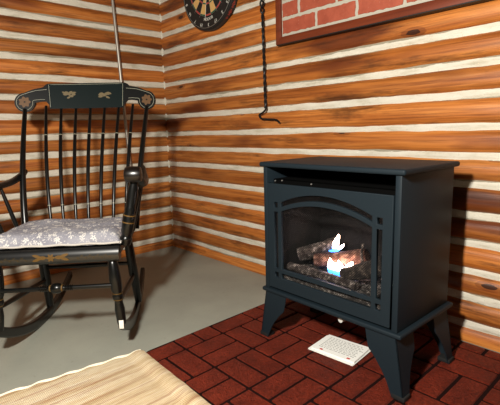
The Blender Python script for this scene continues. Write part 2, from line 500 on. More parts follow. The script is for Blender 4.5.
# rockers
def rz(y): return .82 * (y - .36) ** 2
for s in (-1, 1):
    mb = MB(); ys = [-.012 + .708 * i / 36 for i in range(37)]; vs = []
    for y in ys:
        h = .043 * (1 - .25 * max(0, (y - .55) / .17)) * (1 if y > .0 else .9); z = rz(y); X = s * (.225 - .050 * y)
        w = .0115
        for (dx, dz) in ((-w*.7, 0), (w*.7, 0), (w, .006), (w, h-.006), (w*.7, h), (-w*.7, h), (-w, h-.006), (-w, .006)):
            vs.append((X + dx, y, z + dz))
    n = 8
    fs = [(i*n+j, i*n+(j+1) % n, (i+1)*n+(j+1) % n, (i+1)*n+j) for i in range(36) for j in range(n)]
    fs += [tuple(range(n)), tuple(36*n+j for j in range(n-1, -1, -1))]
    mb.add(vs, fs); rk = mb.build('rocker', BP, chair, smooth=True, angle=30)
    mb = MB(); z = rz(-.012)
    mb.box((s*.2255 - .0085, -.0137, z + .003), (s*.2255 + .0085, -.0112, z + .036))
    tag(mb.build('worn_tip', M['scuff'], rk, bevel=.0008), 'white scuffed tip')
# stretchers
mb = MB(); bead = [(0, .0085)]
for i in range(5): bead += [(.36 + i*.014, .0085), (.367 + i*.014, .0115)]
bead += [(.43, .0085), (.45, .011), (.47, .018), (.5, .0205), (.53, .018), (.55, .011), (.57, .0085)]
for i in range(5): bead += [(.577 + i*.014, .0115), (.584 + i*.014, .0085)]
bead += [(1, .0085)]
mb.turned((-.212, .0, .285), (.212, .0, .285), bead); fst = mb.build('front_stretcher', BP, chair, smooth=True)
for x in (-.021, .021):
    mb = MB(); mb.tube([(x - .0025, 0, .285), (x + .0025, 0, .285)], .013, 14)
    tag(mb.build('painted_ring', GO, fst), 'gold ring on the turned ball')
sp = [(0, .008), (.3, .011), (.5, .0125), (.7, .011), (1, .008)]
for s in (-1, 1):
    mb = MB(); mb.turned((s*.220, .006, .215), (s*.199, .405, .185), sp); mb.build('side_stretcher', BP, chair, smooth=True)
mb = MB(); mb.turned((-.197, .395, .247), (.197, .395, .247), sp); mb.build('back_stretcher', BP, chair, smooth=True)

# crest rail: curved plate with scrolled ears
def cy(x): return .632 - .33 * x * x
def crest_top(x):
    x = abs(x); P = [(0, 1.087), (.17, 1.086), (.188, 1.083), (.202, 1.069), (.215, 1.066), (.24, 1.061), (.262, 1.053), (.284, 1.043)]
    if x > .284: return .998 + .045 * math.sqrt(max(0, 1 - ((x - .284) / .043) ** 2))
    for (a, u), (b, w) in zip(P, P[1:]):
        if a <= x <= b: return u + (w - u) * (x - a) / (b - a)
def crest_bottom(x):
    x = abs(x); P = [(0, .970), (.170, .971), (.178, .985), (.190, 1.001), (.215, 1.002), (.2405, .996), (.2412, .985)]
    if x > .2412: return .998 - .045 * math.sqrt(max(0, 1 - ((x - .284) / .043) ** 2))
    for (a, u), (b, w) in zip(P, P[1:]):
        if a <= x <= b: return u + (w - u) * (x - a) / (b - a)
hx = [.17 * i / 12 for i in range(12)] + [.17, .174, .178, .184, .190, .196, .202, .21, .22, .23, .2385, .2405, .2412, .2418, .244, .248, .255, .263, .272, .284, .294, .304, .312, .318, .3225, .3255, .3268]
cxs = [-x for x in hx[::-1][:-1]] + hx
mb = MB(); vs = []; nz = 4
for x in cxs:
    zt, zb = crest_top(x), crest_bottom(x)
    for y in (-.009, .011):
        for j in range(nz + 1):
            z = zb + (zt - zb) * j / nz; vs.append((x, cy(x) + (z - 1.0) * .16 + y, z))
q = nz + 1; st = 2 * q; fs = []
for i in range(len(cxs) - 1):
    a = i * st; b = a + st
    for j in range(nz): fs += [(a+j, b+j, b+j+1, a+j+1), (a+q+j, a+q+j+1, b+q+j+1, b+q+j)]
    fs += [(a, a+q, b+q, b), (a+nz, b+nz, b+q+nz, a+q+nz)]
a = (len(cxs) - 1) * st
fs += [tuple(range(q)) + tuple(range(2*q-1, q-1, -1)), tuple(a+k for k in range(q-1, -1, -1)) + tuple(a+k for k in range(q, 2*q))]
mb.add(vs, fs); crest = mb.build('crest_rail', BP, chair, smooth=True, angle=40)
def strip_plate(x0t, x1t, x0b, x1b, zt, zb, y0, y1, name, mat, parent):
    mb = MB(); n = 24; vs = []
    for i in range(n + 1):
        t = i / n; xt = x0t + (x1t-x0t)*t; xb = x0b + (x1b-x0b)*t
        for (x, z) in ((xb, zb), (xt, zt)):
            for y in (y0, y1): vs.append((x, cy(x) + (z-1)*.16 + y, z))
    fs = []
    for i in range(n):
        a = i*4; b = a+4
        fs += [(a, b, b+2, a+2), (a+1, a+3, b+3, b+1), (a, a+1, b+1, b), (a+2, b+2, b+3, a+3)]
    fs += [(0, 2, 3, 1), (n*4, n*4+1, n*4+3, n*4+2)]
    mb.add(vs, fs); return mb.build(name, mat, parent, smooth=True, angle=35)
strip_plate(-.178, .178, -.172, .172, 1.083, .966, -.021, -.0085, 'crest_panel', M['crest_paint'], crest)
def on_crest(off):
    return lambda u, w, d: (u, cy(u) + (w-1)*.16 + off - d, w)
t3 = on_crest(-.021); random.seed(3)
faded = plain('faded_gold_leaf', s2l(92, 78, 48), .5, .2)
for cx in (-.085, .085):
    mb = MB()
    for k in range(11):
        a = random.uniform(-.5, .5) + (PI if k % 2 else 0); x = cx + random.uniform(-.012, .012); z = 1.030 + random.uniform(-.010, .010)
        leaf(mb, (x, z), a, random.uniform(.018, .026), random.uniform(.004, .006), t3)
    tag(mb.build('stencil', faded, crest), 'faded gold leaf stencil')
brz = plain('brown_gold_rosette', s2l(84, 54, 16), .5, .2)
for s in (-1, 1):
    mb = MB(); t3 = on_crest(-.009)
    for k in range(7):
        a = k * 2 * PI / 7; leaf(mb, (s*.284 + .003*math.cos(a), 1.0 + .003*math.sin(a)), a, .024, .0085, t3)
    tag(mb.build('rosette', brz, crest), 'gold rosette on a scrolled ear')
    mb = MB()
    ln = [(.186, 1.058), (.235, 1.053), (.262, 1.045)] + [(.284 + .035*math.cos(math.radians(75 - k*24)), .998 + .037*math.sin(math.radians(75 - k*24))) for k in range(12)] + [(.243, 1.008), (.215, 1.011), (.186, 1.010)]
    o2 = []
    for (p, q) in zip(ln, ln[1:]): o2 += [(p[0] + (q[0]-p[0])*k/3, p[1] + (q[1]-p[1])*k/3) for k in range(3)]
    mb.tube([(s*x, cy(x) + (z-1)*.16 - .0092, z) for x, z in o2], .0010, 5)
    tag(mb.build('pinstripe', M['pale_line'], crest), 'pale painted pinstripe')
mb = MB(); ln = [(-.168, .973), (-.173, 1.0795)] + [(-.173 + .346*i/16, 1.0795) for i in range(1, 17)] + [(.168, .973)]
mb.tube([(x, cy(x) + (z-1)*.16 - .0212, z) for x, z in ln], .0009, 5)
tag(mb.build('pinstripe', M['pale_line'], crest), 'pale painted pinstripe')

# back posts and seven spindles
def back_curve(z, y0, y1):
    t = (z - .42) / (.975 - .42); return y0 + (y1 - y0) * (t ** 1.15) - .018 * math.sin(PI * t)
for s in (-1, 1):
    pts = []; rr = []
    for i in range(15):
        t = i / 14; z = .42 + .545 * t
        pts.append((s*(.236 + .048 * t), back_curve(z, .345, .598), z)); rr.append(.0155 - .006 * t)
    mb = MB(); mb.tube(pts, rr, 12); mb.build('back_post', BP, chair, smooth=True)
for k in range(7):
    x0 = -.140 + .054 * k; x1 = -.198 + .0685 * k
    mb = MB(); pts = []; rr = []; bands = []
    for i in range(17):
        t = i / 16; z = .425 + .555 * t; x = x0 + (x1 - x0) * t
        pts.append(Vector((x, back_curve(z, .385, cy(x1) + .002), z))); rr.append(.0062 + .0024 * math.sin(PI * t) )
    mb.tube(pts, rr, 10); spd = mb.build('spindle', BP, chair, smooth=True)
    for i in (3, 12):
        mb = MB(); p = pts[i]; d = (pts[i+1] - pts[i-1]).normalized() * .0013
        mb.tube([p - d, p + d], rr[i] + .0004, 10)
        tag(mb.build('painted_ring', M['pale_line'], spd), 'pale ring on a spindle')

# arms, arm posts, arm spindles
for s in (-1, 1):
    path = smooth_path([(.264, .468, .684), (.270, .43, .664), (.286, .35, .643), (.303, .20, .640), (.308, .11, .650), (.306, .055, .678), (.304, .02, .698)], 6)
    mb = MB(); vs = []; N = len(path)
    for i, p in enumerate(path):
        t = i / (N - 1); w = .013 + .013 * min(1, t * 1.7); h = .014
        tn = (path[min(i+1, N-1)] - path[max(i-1, 0)]).normalized(); upv = Vector((0, -tn.z, tn.y)); 
        if upv.z < 0: upv = -upv
        for k in range(10):
            a = 2*PI*k/10; vs.append((s*(p.x + math.cos(a)*w), p.y + upv.y*math.sin(a)*h, p.z + upv.z*math.sin(a)*h))
    fs = [(i*10+k, i*10+(k+1) % 10, (i+1)*10+(k+1) % 10, (i+1)*10+k) for i in range(N-1) for k in range(10)]
    fs += [tuple(range(10)), tuple((N-1)*10+k for k in range(9, -1, -1))]
    mb.add(vs, fs); arm = mb.build('arm', BP, chair, smooth=True)
    mb = MB(); mb.turned((s*.274, .008, .694), (s*.335, .008, .694), [(0, .018), (.06, .026), (.2, .029), (.5, .030), (.8, .029), (.94, .026), (1, .018)], 20)
    tag(mb.build('arm_scroll', M['brown_lacquer'], arm, smooth=True), 'brown rolled arm end')
    a = Vector((s*.252, .035, .43)); b = Vector((s*.302, .03, .668))
    mb = MB(); mb.turned(a, b, [(0, .019), (.05, .022), (.1, .024), (.13, .0185), (.17, .0185), (.2, .022), (.45, .0235), (.52, .0185), (.56, .021), (.6, .0175), (.8, .021), (.93, .017), (1, .016)])
    ap = mb.build('arm_post', BP, chair, smooth=True)
    for t in (.36, .47):
        mb = MB(); p = a.lerp(b, t); d = (b - a).normalized() * .0022; mb.tube([p - d, p + d], .0236, 14)
        tag(mb.build('painted_ring', GO, ap), 'gold band on an arm post')
    for (y, x1) in ((.16, .304), (.28, .293)):
        mb = MB(); mb.turned((s*.236, y + .01, .425), (s*x1, y, .648 if y > .2 else .638), [(0, .007), (.3, .009), (.6, .008), (1, .006)]); mb.build('arm_spindle', BP, chair, smooth=True)

# cushion lying on the seat
cush = tag(empty('seat_cushion', (1.103, -1.198, .4415), PI / 2 - .659), 'grey and white leaf print cushion on the rocking chair seat', 'cushion')
mb = MB(); nx, ny = 44, 30; top = []; bot = []
def cush_edge(u, v):
    hw = .240 - .012 * v; x = (u*2-1) * hw; y = .0 + v * .335
    return x, y
for i in range(nx + 1):
    for j in range(ny + 1):
        u = i / nx; v = j / ny; x, y = cush_edge(u, v)
        e = min(u, 1-u) * .48; g = min(v, 1-v) * .345; d = min(e, g)
        hgt = .036 * (1 - math.exp(-d / .016)) + .006 * noise.noise(Vector((x*14, y*14, 0))) * min(1, d / .03)
        hgt += .010 * max(0, 1 - abs(x + .10) / .09) * max(0, 1 - abs(v - .75) / .3)
        top.append((x, y, .010 + hgt)); bot.append((x, y, .001 + .0008*math.sin(x*40)))
n1 = ny + 1
fs = [(i*n1+j, (i+1)*n1+j, (i+1)*n1+j+1, i*n1+j+1) for i in range(nx) for j in range(ny)]
o = len(top); fs += [(o+i*n1+j, o+i*n1+j+1, o+(i+1)*n1+j+1, o+(i+1)*n1+j) for i in range(nx) for j in range(ny)]
bd = [i*n1 for i in range(nx+1)] + [nx*n1+j for j in range(1, ny+1)] + [i*n1+ny for i in range(nx-1, -1, -1)] + [j for j in range(ny-1, 0, -1)]
fs += [(bd[k], bd[(k+1) % len(bd)], o+bd[(k+1) % len(bd)], o+bd[k]) for k in range(len(bd))]
mb.add(top + bot, fs); mb.build('cushion_body', M['cushion'], cush, smooth=True, angle=80)
mb = MB(); ring = [(*cush_edge(u, 0), 0) for u in [i/40 for i in range(41)]]
pts = [(x, y - .002, .006 + .0012*math.sin(x*60)) for x, y, _ in ring] 
mb.tube(pts, .004, 8)
for s in (0, 1): mb.tube([(cush_edge(s, v)[0] + (.002 if s else -.002), cush_edge(s, v)[1], .006) for v in [i/20 for i in range(21)]], .004, 8)
mb.build('piping', M['piping'], cush, smooth=True)

# ------------------------------------------------------------------ gas stove (local: x across, y to the back)
SX, SY, SA = 1.8216, -.5504, -.0155
stove = tag(empty('gas_stove', (SX, SY, .0125), SA), 'freestanding charcoal gas stove with arched mesh door on brick patterned mat', 'stove')
SB = SX, SY
ZO = -.0125        # parts are laid out from floor level, the stove stands on the mat
W2, DP, ZB, ZT = .284, .343, .225, .703
ST = M['stove']
def sbuild(mb, name, mat, parent=stove, **k):
    o = mb.build(name, mat, parent, **k)
    if parent is stove: o.location.z = ZO
    return o
mb = MB()
mb.box((-W2, 0, ZB), (-W2+.020, DP, ZT)); mb.box((W2-.020, 0, ZB), (W2, DP, ZT))
mb.box((-W2+.020, DP-.012, ZB), (W2-.020, DP, ZT)); mb.box((-W2+.02, .02, ZB), (W2-.02, DP-.012, ZB+.008))
sbuild(mb, 'cabinet', ST, bevel=.003)
mb = MB(); mb.box((-W2-.014, -.010, ZT), (W2+.014, DP+.012, ZT+.018)); sbuild(mb, 'top', ST, bevel=.007, seg=4)
mb = MB(); mb.box((-W2-.014, -.007, ZB-.016), (W2+.016, DP+.012, ZB)); sbuild(mb, 'base_plate', ST, bevel=.006, seg=4)
# dark louvre band above the door
mb = MB(); mb.box((-W2+.022, .034, .634), (W2-.022, .040, .655)); mb.box((-W2+.022, .110, .655), (W2-.022, .116, .682)); mb.box((-W2+.022, .100, .680), (W2-.022, .116, .683)); mb.box((-W2+.022, .034, .652), (W2-.022, .116, .655)); mb.box((-W2+.022, .16, .634), (W2-.022, .166, ZT))
vent = sbuild(mb, 'vent_panel', M['stove_dark'])
for (x, z) in ((-.252, .648), (-.216, .651), (-.074, .648)):
    mb = MB(); mb.tube([(x, .034, z), (x, .0305, z)], .0026, 10)
    tag(mb.build('screw', M['screw'], vent, smooth=True), 'bright screw head')
# door with arched openings
def arc(x, end, apex, w=.193): return apex - (apex - end) * (x / w) ** 2
ns = 24; xs = [-.193 + .386 * i / ns for i in range(ns + 1)]
outer = [(-.259, .236), (.259, .236), (.259, .642), (-.259, .642)]
window = [(-.193, .316), (.193, .316)] + [(x, arc(x, .541, .579)) for x in xs[::-1]]
slot = [(x, arc(x, .555, .595)) for x in xs] + [(x, arc(x, .575, .617)) for x in xs[::-1]]
rect = lambda a, b, c, d: [(a, b), (c, b), (c, d), (a, d)]
loops = [outer, window, slot, rect(-.194, .279, .194, .302)]
for s in (-1, 1):
    a, b = (-.2285, -.2075) if s < 0 else (.2075, .2285)
    loops += [rect(a, .279, b, .302), rect(a, .315, b, .538), rect(a, .551, b, .574)]
me = outline_mesh('door', loops, .010, .001)
me.transform(Matrix(((1, 0, 0, 0), (0, 0, -1, 0), (0, 1, 0, 0), (0, 0, 0, 1))))
me.transform(Matrix.Translation((0, .004, 0)))
door = link('door', me, ST, stove); door.location.z = ZO
mb = MB(); x0, x1, z0, z1 = -.231, .231, .275, .624; h = .00045; stp = .0058; yq = .0115
for sgn in (1, -1):
    cmin = (z0 - x1) if sgn > 0 else (z0 + x0); cmax = (z1 - x0) if sgn > 0 else (z1 + x1)
    cc = cmin + stp / 2
    while cc < cmax:
        # z = sgn*x + cc clipped to the rectangle
        xa, xb = (z0 - cc) * sgn, (z1 - cc) * sgn
        lo, hi = max(x0, min(xa, xb)), min(x1, max(xa, xb))
        if hi - lo > .002:
            mb.tube([(lo, yq, sgn*lo + cc), (hi, yq, sgn*hi + cc)], .0006, 4)
        cc += stp * 1.414
tag(mb.build('mesh_screen', M['screen'], door), 'dark wire mesh screen')
# firebox liner, open to the front
mb = MB()
fx, f0, f1, fz0, fz1 = .232, .016, .285, .262, .622
t_ = .006
mb.box((-fx-t_, f0, fz0-t_), (-fx, f1, fz1)); mb.box((fx, f0, fz0-t_), (fx+t_, f1, fz1))
mb.box((-fx, f1-t_, fz0-t_), (fx, f1, fz1)); mb.box((-fx, f0, fz0-t_), (fx, f1, fz0)); mb.box((-fx-t_, f0, fz1), (fx+t_, f1, fz1+t_))
sbuild(mb, 'firebox', M['liner'])
# legs: folded corner plates with a curved inner edge
inner = [(.040, 0), (.044, .03), (.052, .06), (.065, .09), (.085, .122), (.104, .145), (.106, .155), (.108, ZB-.016)]
def leg(sx, back):
    mb = MB(); H = ZB - .016; fl = .034
    def place(along, h, thick, face):
        f = fl * (1 - h / H); g = .003 * (1 - h / H)
        if face == 'front':
            x = sx * (W2 - .002 + f - along); y = (0 - g + thick) if not back else (DP + g - thick)
        else:
            y = (0 - g + along) if not back else (DP + g - along); x = sx * (W2 - .002 + f - thick)
        return (x, y, h)
    poly = [(0, .014)] + [(u, max(w, .014)) for u, w in inner] + [(0, H)]
    mb.prism(poly, lambda u, w, d: place(u, w, d, 'front'), 0, .004)
    mb.prism([(u * .95, w) for u, w in poly], lambda u, w, d: place(u, w, d, 'side'), 0, .004)
    lg = sbuild(mb, 'leg', ST)
    mb = MB(); p = place(0, 0, 0, 'front')
    xa, xb = sorted((p[0] + sx*.001, p[0] - sx*.042)); ya, yb = sorted((p[1] + (.001 if back else -.001), p[1] + (-.038 if back else .038)))
    mb.box((xa, ya, .0137), (xb, yb, .0275)); mb.build('foot', M['rubber'], lg, bevel=.001)
for sx in (-1, 1):
    for back in (0, 1): leg(sx, back)
mb = MB(); mb.tube([(.066, .03, ZB-.016), (.066, .03, .196)], .005, 12); mb.tube([(.066, .016, .192), (.066, .042, .192)], .009, 16)
tag(sbuild(mb, 'control_knob', M['knob'], smooth=True), 'pale control knob')

# things in the firebox
Rm = Matrix.Rotation(SA, 4, 'Z')
def sw(x, y, z): 
    p = Rm @ Vector((x, y, 0)); return Vector((SX + p.x, SY + p.y, z))
mb = MB(); nx, ny = 60, 30; vs = []
for i in range(nx + 1):
    for j in range(ny + 1):
        x = -.222 + .444 * i / nx; y = .0165 + .245 * j / ny
        z = .290 + .007 * noise.noise(Vector((x*40, y*40, 0))) + .007 * noise.noise(Vector((x*110, y*110, 3))) + .008 * (j / ny)
        vs.append(sw(x, y, max(z, .268)))
n1 = ny + 1
fs = [(i*n1+j, (i+1)*n1+j, (i+1)*n1+j+1, i*n1+j+1) for i in range(nx) for j in range(ny)]
o = len(vs); vs += [Vector((v.x, v.y, .2625)) for v in vs]
bd = [i*n1 for i in range(nx+1)] + [nx*n1+j for j in range(1, ny+1)] + [i*n1+ny for i in range(nx-1, -1, -1)] + [j for j in range(ny-1, 0, -1)]
fs += [(bd[k], bd[(k+1) % len(bd)], o+bd[(k+1) % len(bd)], o+bd[k]) for k in range(len(bd))]
fs += [tuple(o+b for b in bd[::-1])]
mb.add(vs, fs)
tag(mb.build('ember_bed', M['ember'], smooth=True), 'grey lumpy ember bed under the ceramic logs in the stove', 'embers', kind='stuff')
def fire_log(pts, rad, label, mat, seed, n=16, flat=(1, 1), cat='fire log', grp='ceramic logs in the gas stove', name='ceramic_log'):
    P = smooth_path([sw(*p) for p in pts], 8); N = len(P); mb = MB(); vs = []
    t0 = (P[1] - P[0]).normalized(); nr = t0.cross(Vector((0, 0, 1))).normalized()
    for i, p in enumerate(P):
        t = (P[min(i+1, N-1)] - P[max(i-1, 0)]).normalized(); nr = (nr - t*nr.dot(t)).normalized(); bn = t.cross(nr)
        u = i / (N-1); r = rad[0] + (rad[1] - rad[0]) * u
        for k in range(n):
            a = 2*PI*k/n
            rr = r * (1 + .16*noise.noise(Vector((math.cos(a)*1.6 + seed, math.sin(a)*1.6, u*3))) + .10*noise.noise(Vector((math.cos(a)*5, math.sin(a)*5 + seed, u*12))))
            vs.append(p + nr*math.cos(a)*rr*flat[0] + bn*math.sin(a)*rr*flat[1])
    fs = [(i*n+k, i*n+(k+1) % n, (i+1)*n+(k+1) % n, (i+1)*n+k) for i in range(N-1) for k in range(n)]
    fs += [tuple(range(n-1, -1, -1)), tuple((N-1)*n+k for k in range(n))]
    mb.add(vs, fs); o = mb.build(name, mat, smooth=True, angle=50); tag(o, label, cat, grp); return o
fire_log([(-.206, .112, .346), (-.15, .155, .370), (-.09, .205, .394)], (.026, .027), 'grey speckled ceramic log leaning at the left of the flames', M['ceramic'], 1)
fire_log([(-.130, .125, .338), (-.045, .155, .353), (.055, .19, .377)], (.026, .030), 'reddish glowing ceramic log lying just behind the lower flame', M['ceramic_warm'], 5)
fire_log([(-.208, .056, .314), (-.06, .062, .313), (.10, .060, .312)], (.0145, .0145), 'long low grey ceramic log along the front of the stove window', M['ceramic'], 9)
fire_log([(.02, .09, .326), (.09, .105, .350), (.16, .13, .380)], (.022, .034), 'dark brown ceramic log rising at the right of the flames', mk_ceramic('dark_ceramic_log', s2l(28, 22, 20), s2l(120, 104, 92), 48), 13)
fire_log([(.072, .135, .372), (.063, .14, .40), (.066, .145, .435)], (.006, .004), 'thin pale twig standing behind the dark right log', M['ceramic'], 17, 8, cat='twig', grp=None, name='ceramic_twig')
def flame(tongues, label, mat):
    """each tongue: base (x, y, z), tip, radius -> a pointed, slightly bent body of round section"""
    mb = MB()
    for (b, tip, r) in tongues:
        B = sw(*b); T = sw(*tip); N = 12; pts = []; rr = []
        for i in range(N + 1):
            u = i / N; p = B.lerp(T, u); p.x += .004 * math.sin(u * 5 + r * 900) * u
            pts.append(p); rr.append(max(.0004, r * (math.sin(PI * min(1, .18 + .82*u)) ** .8 if u < 1 else 0)))
        mb.tube(pts, rr, 12, flat=(1, 1))
    o = mb.build('flame', mat, smooth=True, angle=80); tag(o, label, 'flame', 'flames in the gas stove'); return o
flame([((-.074, .165, .375), (-.056, .165, .448), .011), ((-.064, .165, .379), (-.026, .165, .414), .006), ((-.074, .165, .377), (-.100, .163, .374), .005)],
      'tall thin white flame with blue root between the ceramic logs', mk_flame('thin_flame', .368, .448))
flame([((-.042, .105, .312), (-.046, .105, .368), .013), ((-.022, .105, .312), (-.020, .105, .357), .014), ((-.003, .105, .312), (-.005, .105, .369), .014),
       ((.012, .105, .320), (.022, .106, .353), .012), ((.018, .106, .328), (.047, .11, .374), .012)],
      'wide low white flame with blue base in front of the reddish log', mk_flame('wide_flame', .316, .372))

# ------------------------------------------------------------------ brick patterned mat
mb = MB()
mx0, mx1, my0, my1 = 1.286, 2.86, -.972, -.034
def rrect(x0, y0, x1, y1, r, n=6):
    o = []
    for (cx, cy_, a0) in ((x1-r, y0+r, -90), (x1-r, y1-r, 0), (x0+r, y1-r, 90), (x0+r, y0+r, 180)):
        o += [(cx + r*math.cos(math.radians(a0 + 90*k/n)), cy_ + r*math.sin(math.radians(a0 + 90*k/n))) for k in range(n+1)]
    return o
mb.prism(rrect(mx0, my0, mx1, my1, .035), lambda u, w, d: (u, w, d), 0.0005, .0072, 1)
def brick(x0, y0, x1, y1):
    g = .0058
    x0 = max(x0 + g, mx0 + .008); x1 = min(x1 - g, mx1 - .008); y0 = max(y0 + g, my0 + .008); y1 = min(y1 - g, my1 - .008)
    if x1 - x0 < .012 or y1 - y0 < .012: return
    nx = max(2, int((x1-x0)/.012)); ny = max(2, int((y1-y0)/.012)); e = .0022
    xs = [x0, x0+e] + [x0+e+(x1-x0-2*e)*i/nx for i in range(1, nx)] + [x1-e, x1]
    ys = [y0, y0+e] + [y0+e+(y1-y0-2*e)*i/ny for i in range(1, ny)] + [y1-e, y1]
    vs = []; a = len(xs); b = len(ys)
    for i, x in enumerate(xs):
        for j, y in enumerate(ys):
            ed = i in (0, a-1) or j in (0, b-1)
            # embossed faces, round brick corners
            cx = x; cyy = y
            if (i in (0, a-1)) and (j in (0, b-1)): cx += e*.6*(1 if i == 0 else -1); cyy += e*.6*(1 if j == 0 else -1)
            z = .0070 if ed else .0122 + .0012*noise.noise(Vector((x*70, y*70, 0)))
            vs.append((cx, cyy, z))
    mb.add(vs, [(i*b+j, (i+1)*b+j, (i+1)*b+j+1, i*b+j+1) for i in range(a-1) for j in range(b-1)], 0)
S = .1805
for i in range(-2, 8):
    for j in range(-1, 5):
        x0 = 1.565 + S*i; y0 = -.835 + .185*j; q = .185
        if (i + j) % 2 == 0:
            brick(x0, y0, x0+S, y0+q/2); brick(x0, y0+q/2, x0+S, y0+q)
        else:
            brick(x0, y0, x0+S/2, y0+q); brick(x0+S/2, y0, x0+S, y0+q)
tag(mb.build('hearth_mat', [M['brick'], M['grout']], smooth=True, angle=35), 'dark red rubber mat with basket weave brick pattern under the stove', 'mat')

# ------------------------------------------------------------------ rag rug
rug = tag(empty('rag_rug', (1.263, -.964, 0)), 'cream woven rag rug with reddish streaks in front of the mat', 'rug')
mb = MB(); nx, ny = 120, 90; LX, LYY = 1.5, 1.1; vs = []
for lay in (1, 0):
    for i in range(nx + 1):
        for j in range(ny + 1):
            x = LX*i/nx; y = -LYY*j/ny
            dx = (1 - min(1, x/.05)) * (.004*math.sin(y*75) + .004*noise.noise(Vector((y*30, 0, 0))))
            dy = (1 - min(1, -y/.04)) * .003*noise.noise(Vector((x*14, 5, 0)))
            z = (.009 + .0014*noise.noise(Vector((x*30, y*12, 0))) - .004*(max(0, 1 - x/.01) + max(0, 1 + y/.01))) if lay else .001
            z += .0122 * min(1, max(0, 1 - (-y - .03) / .03)) * min(1, max(0, (x - .002) / .018))
            vs.append((x + dx + .146 * y * (1 - x / LX), y + dy - .035 * x, z))
n1 = ny + 1
fs = [(i*n1+j, (i+1)*n1+j, (i+1)*n1+j+1, i*n1+j+1) for i in range(nx) for j in range(ny)]
o = (nx+1)*n1
fs += [(o+i*n1+j, o+i*n1+j+1, o+(i+1)*n1+j+1, o+(i+1)*n1+j) for i in range(nx) for j in range(ny)]
bd = [i*n1 for i in range(nx+1)] + [nx*n1+j for j in range(1, ny+1)] + [i*n1+ny for i in range(nx-1, -1, -1)] + [j for j in range(ny-1, 0, -1)]
fs += [(bd[k], bd[(k+1) % len(bd)], o+bd[(k+1) % len(bd)], o+bd[k]) for k in range(len(bd))]
mb.add(vs, fs); mb.build('woven_field', M['rug'], rug, smooth=True, angle=60)
mb = MB(); pts = []; rr = []
for i in range(161):
    y = -LYY*i/160; pts.append((.001 + .146*y + .004*math.sin(y*75) + .004*noise.noise(Vector((y*30, 0, 0))), y, .0072)); rr.append(.0045 + .0012*math.sin(y*75 + 1) + .0008*noise.noise(Vector((y*60, 2, 0))))
mb.tube(pts, rr, 8); tag(mb.build('hem', M['rug_hem'], rug, smooth=True), 'pale scalloped end hem')

# ------------------------------------------------------------------ folded papers on the mat
def booklet(cx, cy_, z, rot, w, d, h, label, lines, seed):
    r = empty('paper_leaflet', (cx, cy_, z), rot); tag(r, label, 'leaflet', 'white papers on the brick mat')
    mb = MB(); n = 10; k = 5
    for q in range(k):                       # folded leaves, slightly fanned
        z0 = h*q/k + .0001; z1 = h*(q+1)/k - .0002; rs = random.Random(seed + q); ox = rs.uniform(-.003, .003); oy = rs.uniform(-.003, .003)
        vs = []
        for i in range(n + 1):
            x = -w/2 + w*i/n; lift = .004*(q/k)*max(0, (i/n - .55))**1.0
            for (y, zz) in ((-d/2, z0), (d/2, z0), (d/2, z1), (-d/2, z1)): vs.append((x + ox, y + oy, zz + lift))
        fs = [(i*4+a, (i+1)*4+a, (i+1)*4+(a+1) % 4, i*4+(a+1) % 4) for i in range(n) for a in range(4)] + [(0, 1, 2, 3), (n*4+3, n*4+2, n*4+1, n*4)]
        mb.add(vs, fs)
    mb.build('pages', M['paper'], r)
    if lines:
        def topz(x): return h - .0002 + .0032*max(0, (x + w/2)/w - .55) + .0004
        mb = MB(); rs = random.Random(4)
        for li in range(9):
            y = d/2 - .018 - li*.0105; x = -w/2 + .016
            while x < w/2 - .02:
                L = rs.uniform(.006, .016)
                mb.box((x, y, topz(x) - .0006), (x + L, y + .0026, topz(x + L) + .0002)); x += L + .004
        tag(mb.build('print', M['ink'], r), 'grey printed lines')
        for x in (-.052, .06):
            mb = MB(); mb.box((x - .006, -d/2 + .006, topz(x) - .0006), (x + .006, -d/2 + .014, topz(x) + .0003))
            tag(mb.build('red_mark', M['red_ink'], r), 'small red printed mark')
booklet(1.814, -.434, .0132, .085, .188, .134, .005, 'white paper leaflet lying directly on the mat, bottom of the pair', False, 3)
booklet(1.818, -.431, .0184, .11, .176, .128, .006, 'white printed leaflet with red marks lying on top of the pair', True, 8)

# ------------------------------------------------------------------ dartboard on the right wall
DC = (.615, 1.675); DR = .249
db = tag(empty('dartboard', (DC[0], -.019, DC[1])), 'round black dartboard hanging high on the log wall near the corner', 'dartboard')
def ring_cell(mb, r0, r1, a0, a1, y0, y1, n=4, mi=0):
    vs = []
    for k in range(n + 1):
        a = a0 + (a1 - a0)*k/n; c, s = math.sin(a), math.cos(a)
        vs += [(r0*c, y0, r0*s), (r1*c, y0, r1*s), (r1*c, y1, r1*s), (r0*c, y1, r0*s)]
    fs = [(i*4+q, i*4+(q+1) % 4, (i+1)*4+(q+1) % 4, (i+1)*4+q) for i in range(n) for q in range(4)] + [(0, 1, 2, 3), (n*4+3, n*4+2, n*4+1, n*4)]
    mb.add(vs, fs, mi)
mb = MB(); mb.tube([(0, 0, 0), (0, -.004, 0), (0, -.040, 0), (0, -.044, 0)], [DR-.003, DR, DR, DR-.003], 72); mb.build('backing', M['db_black'], db, smooth=True)
mb = MB(); mb.tube([(0, -.011, 0), (0, -.0335, 0)], DR + .0006, 72)
mb_band = mb.build('side_band', plain('dartboard_side_band', s2l(40, 30, 26), .6), db, smooth=True)
mb = MB()
y0, y1 = -.0436, -.0452
for k in range(20):
    a0 = (k - .5)*PI/10; a1 = (k + .5)*PI/10; dk = k % 2 == 0
    ring_cell(mb, .016, .099, a0, a1, y0, y1, mi=0 if dk else 1); ring_cell(mb, .107, .162, a0, a1, y0, y1, mi=0 if dk else 1)
    ring_cell(mb, .099, .107, a0, a1, y0, y1, mi=2 if dk else 3); ring_cell(mb, .162, .170, a0, a1, y0, y1, mi=2 if dk else 3)
ring_cell(mb, .0064, .016, 0, 2*PI, y0, y1, 32, 3); ring_cell(mb, .0002, .0064, 0, 2*PI, y0, y1, 24, 2)
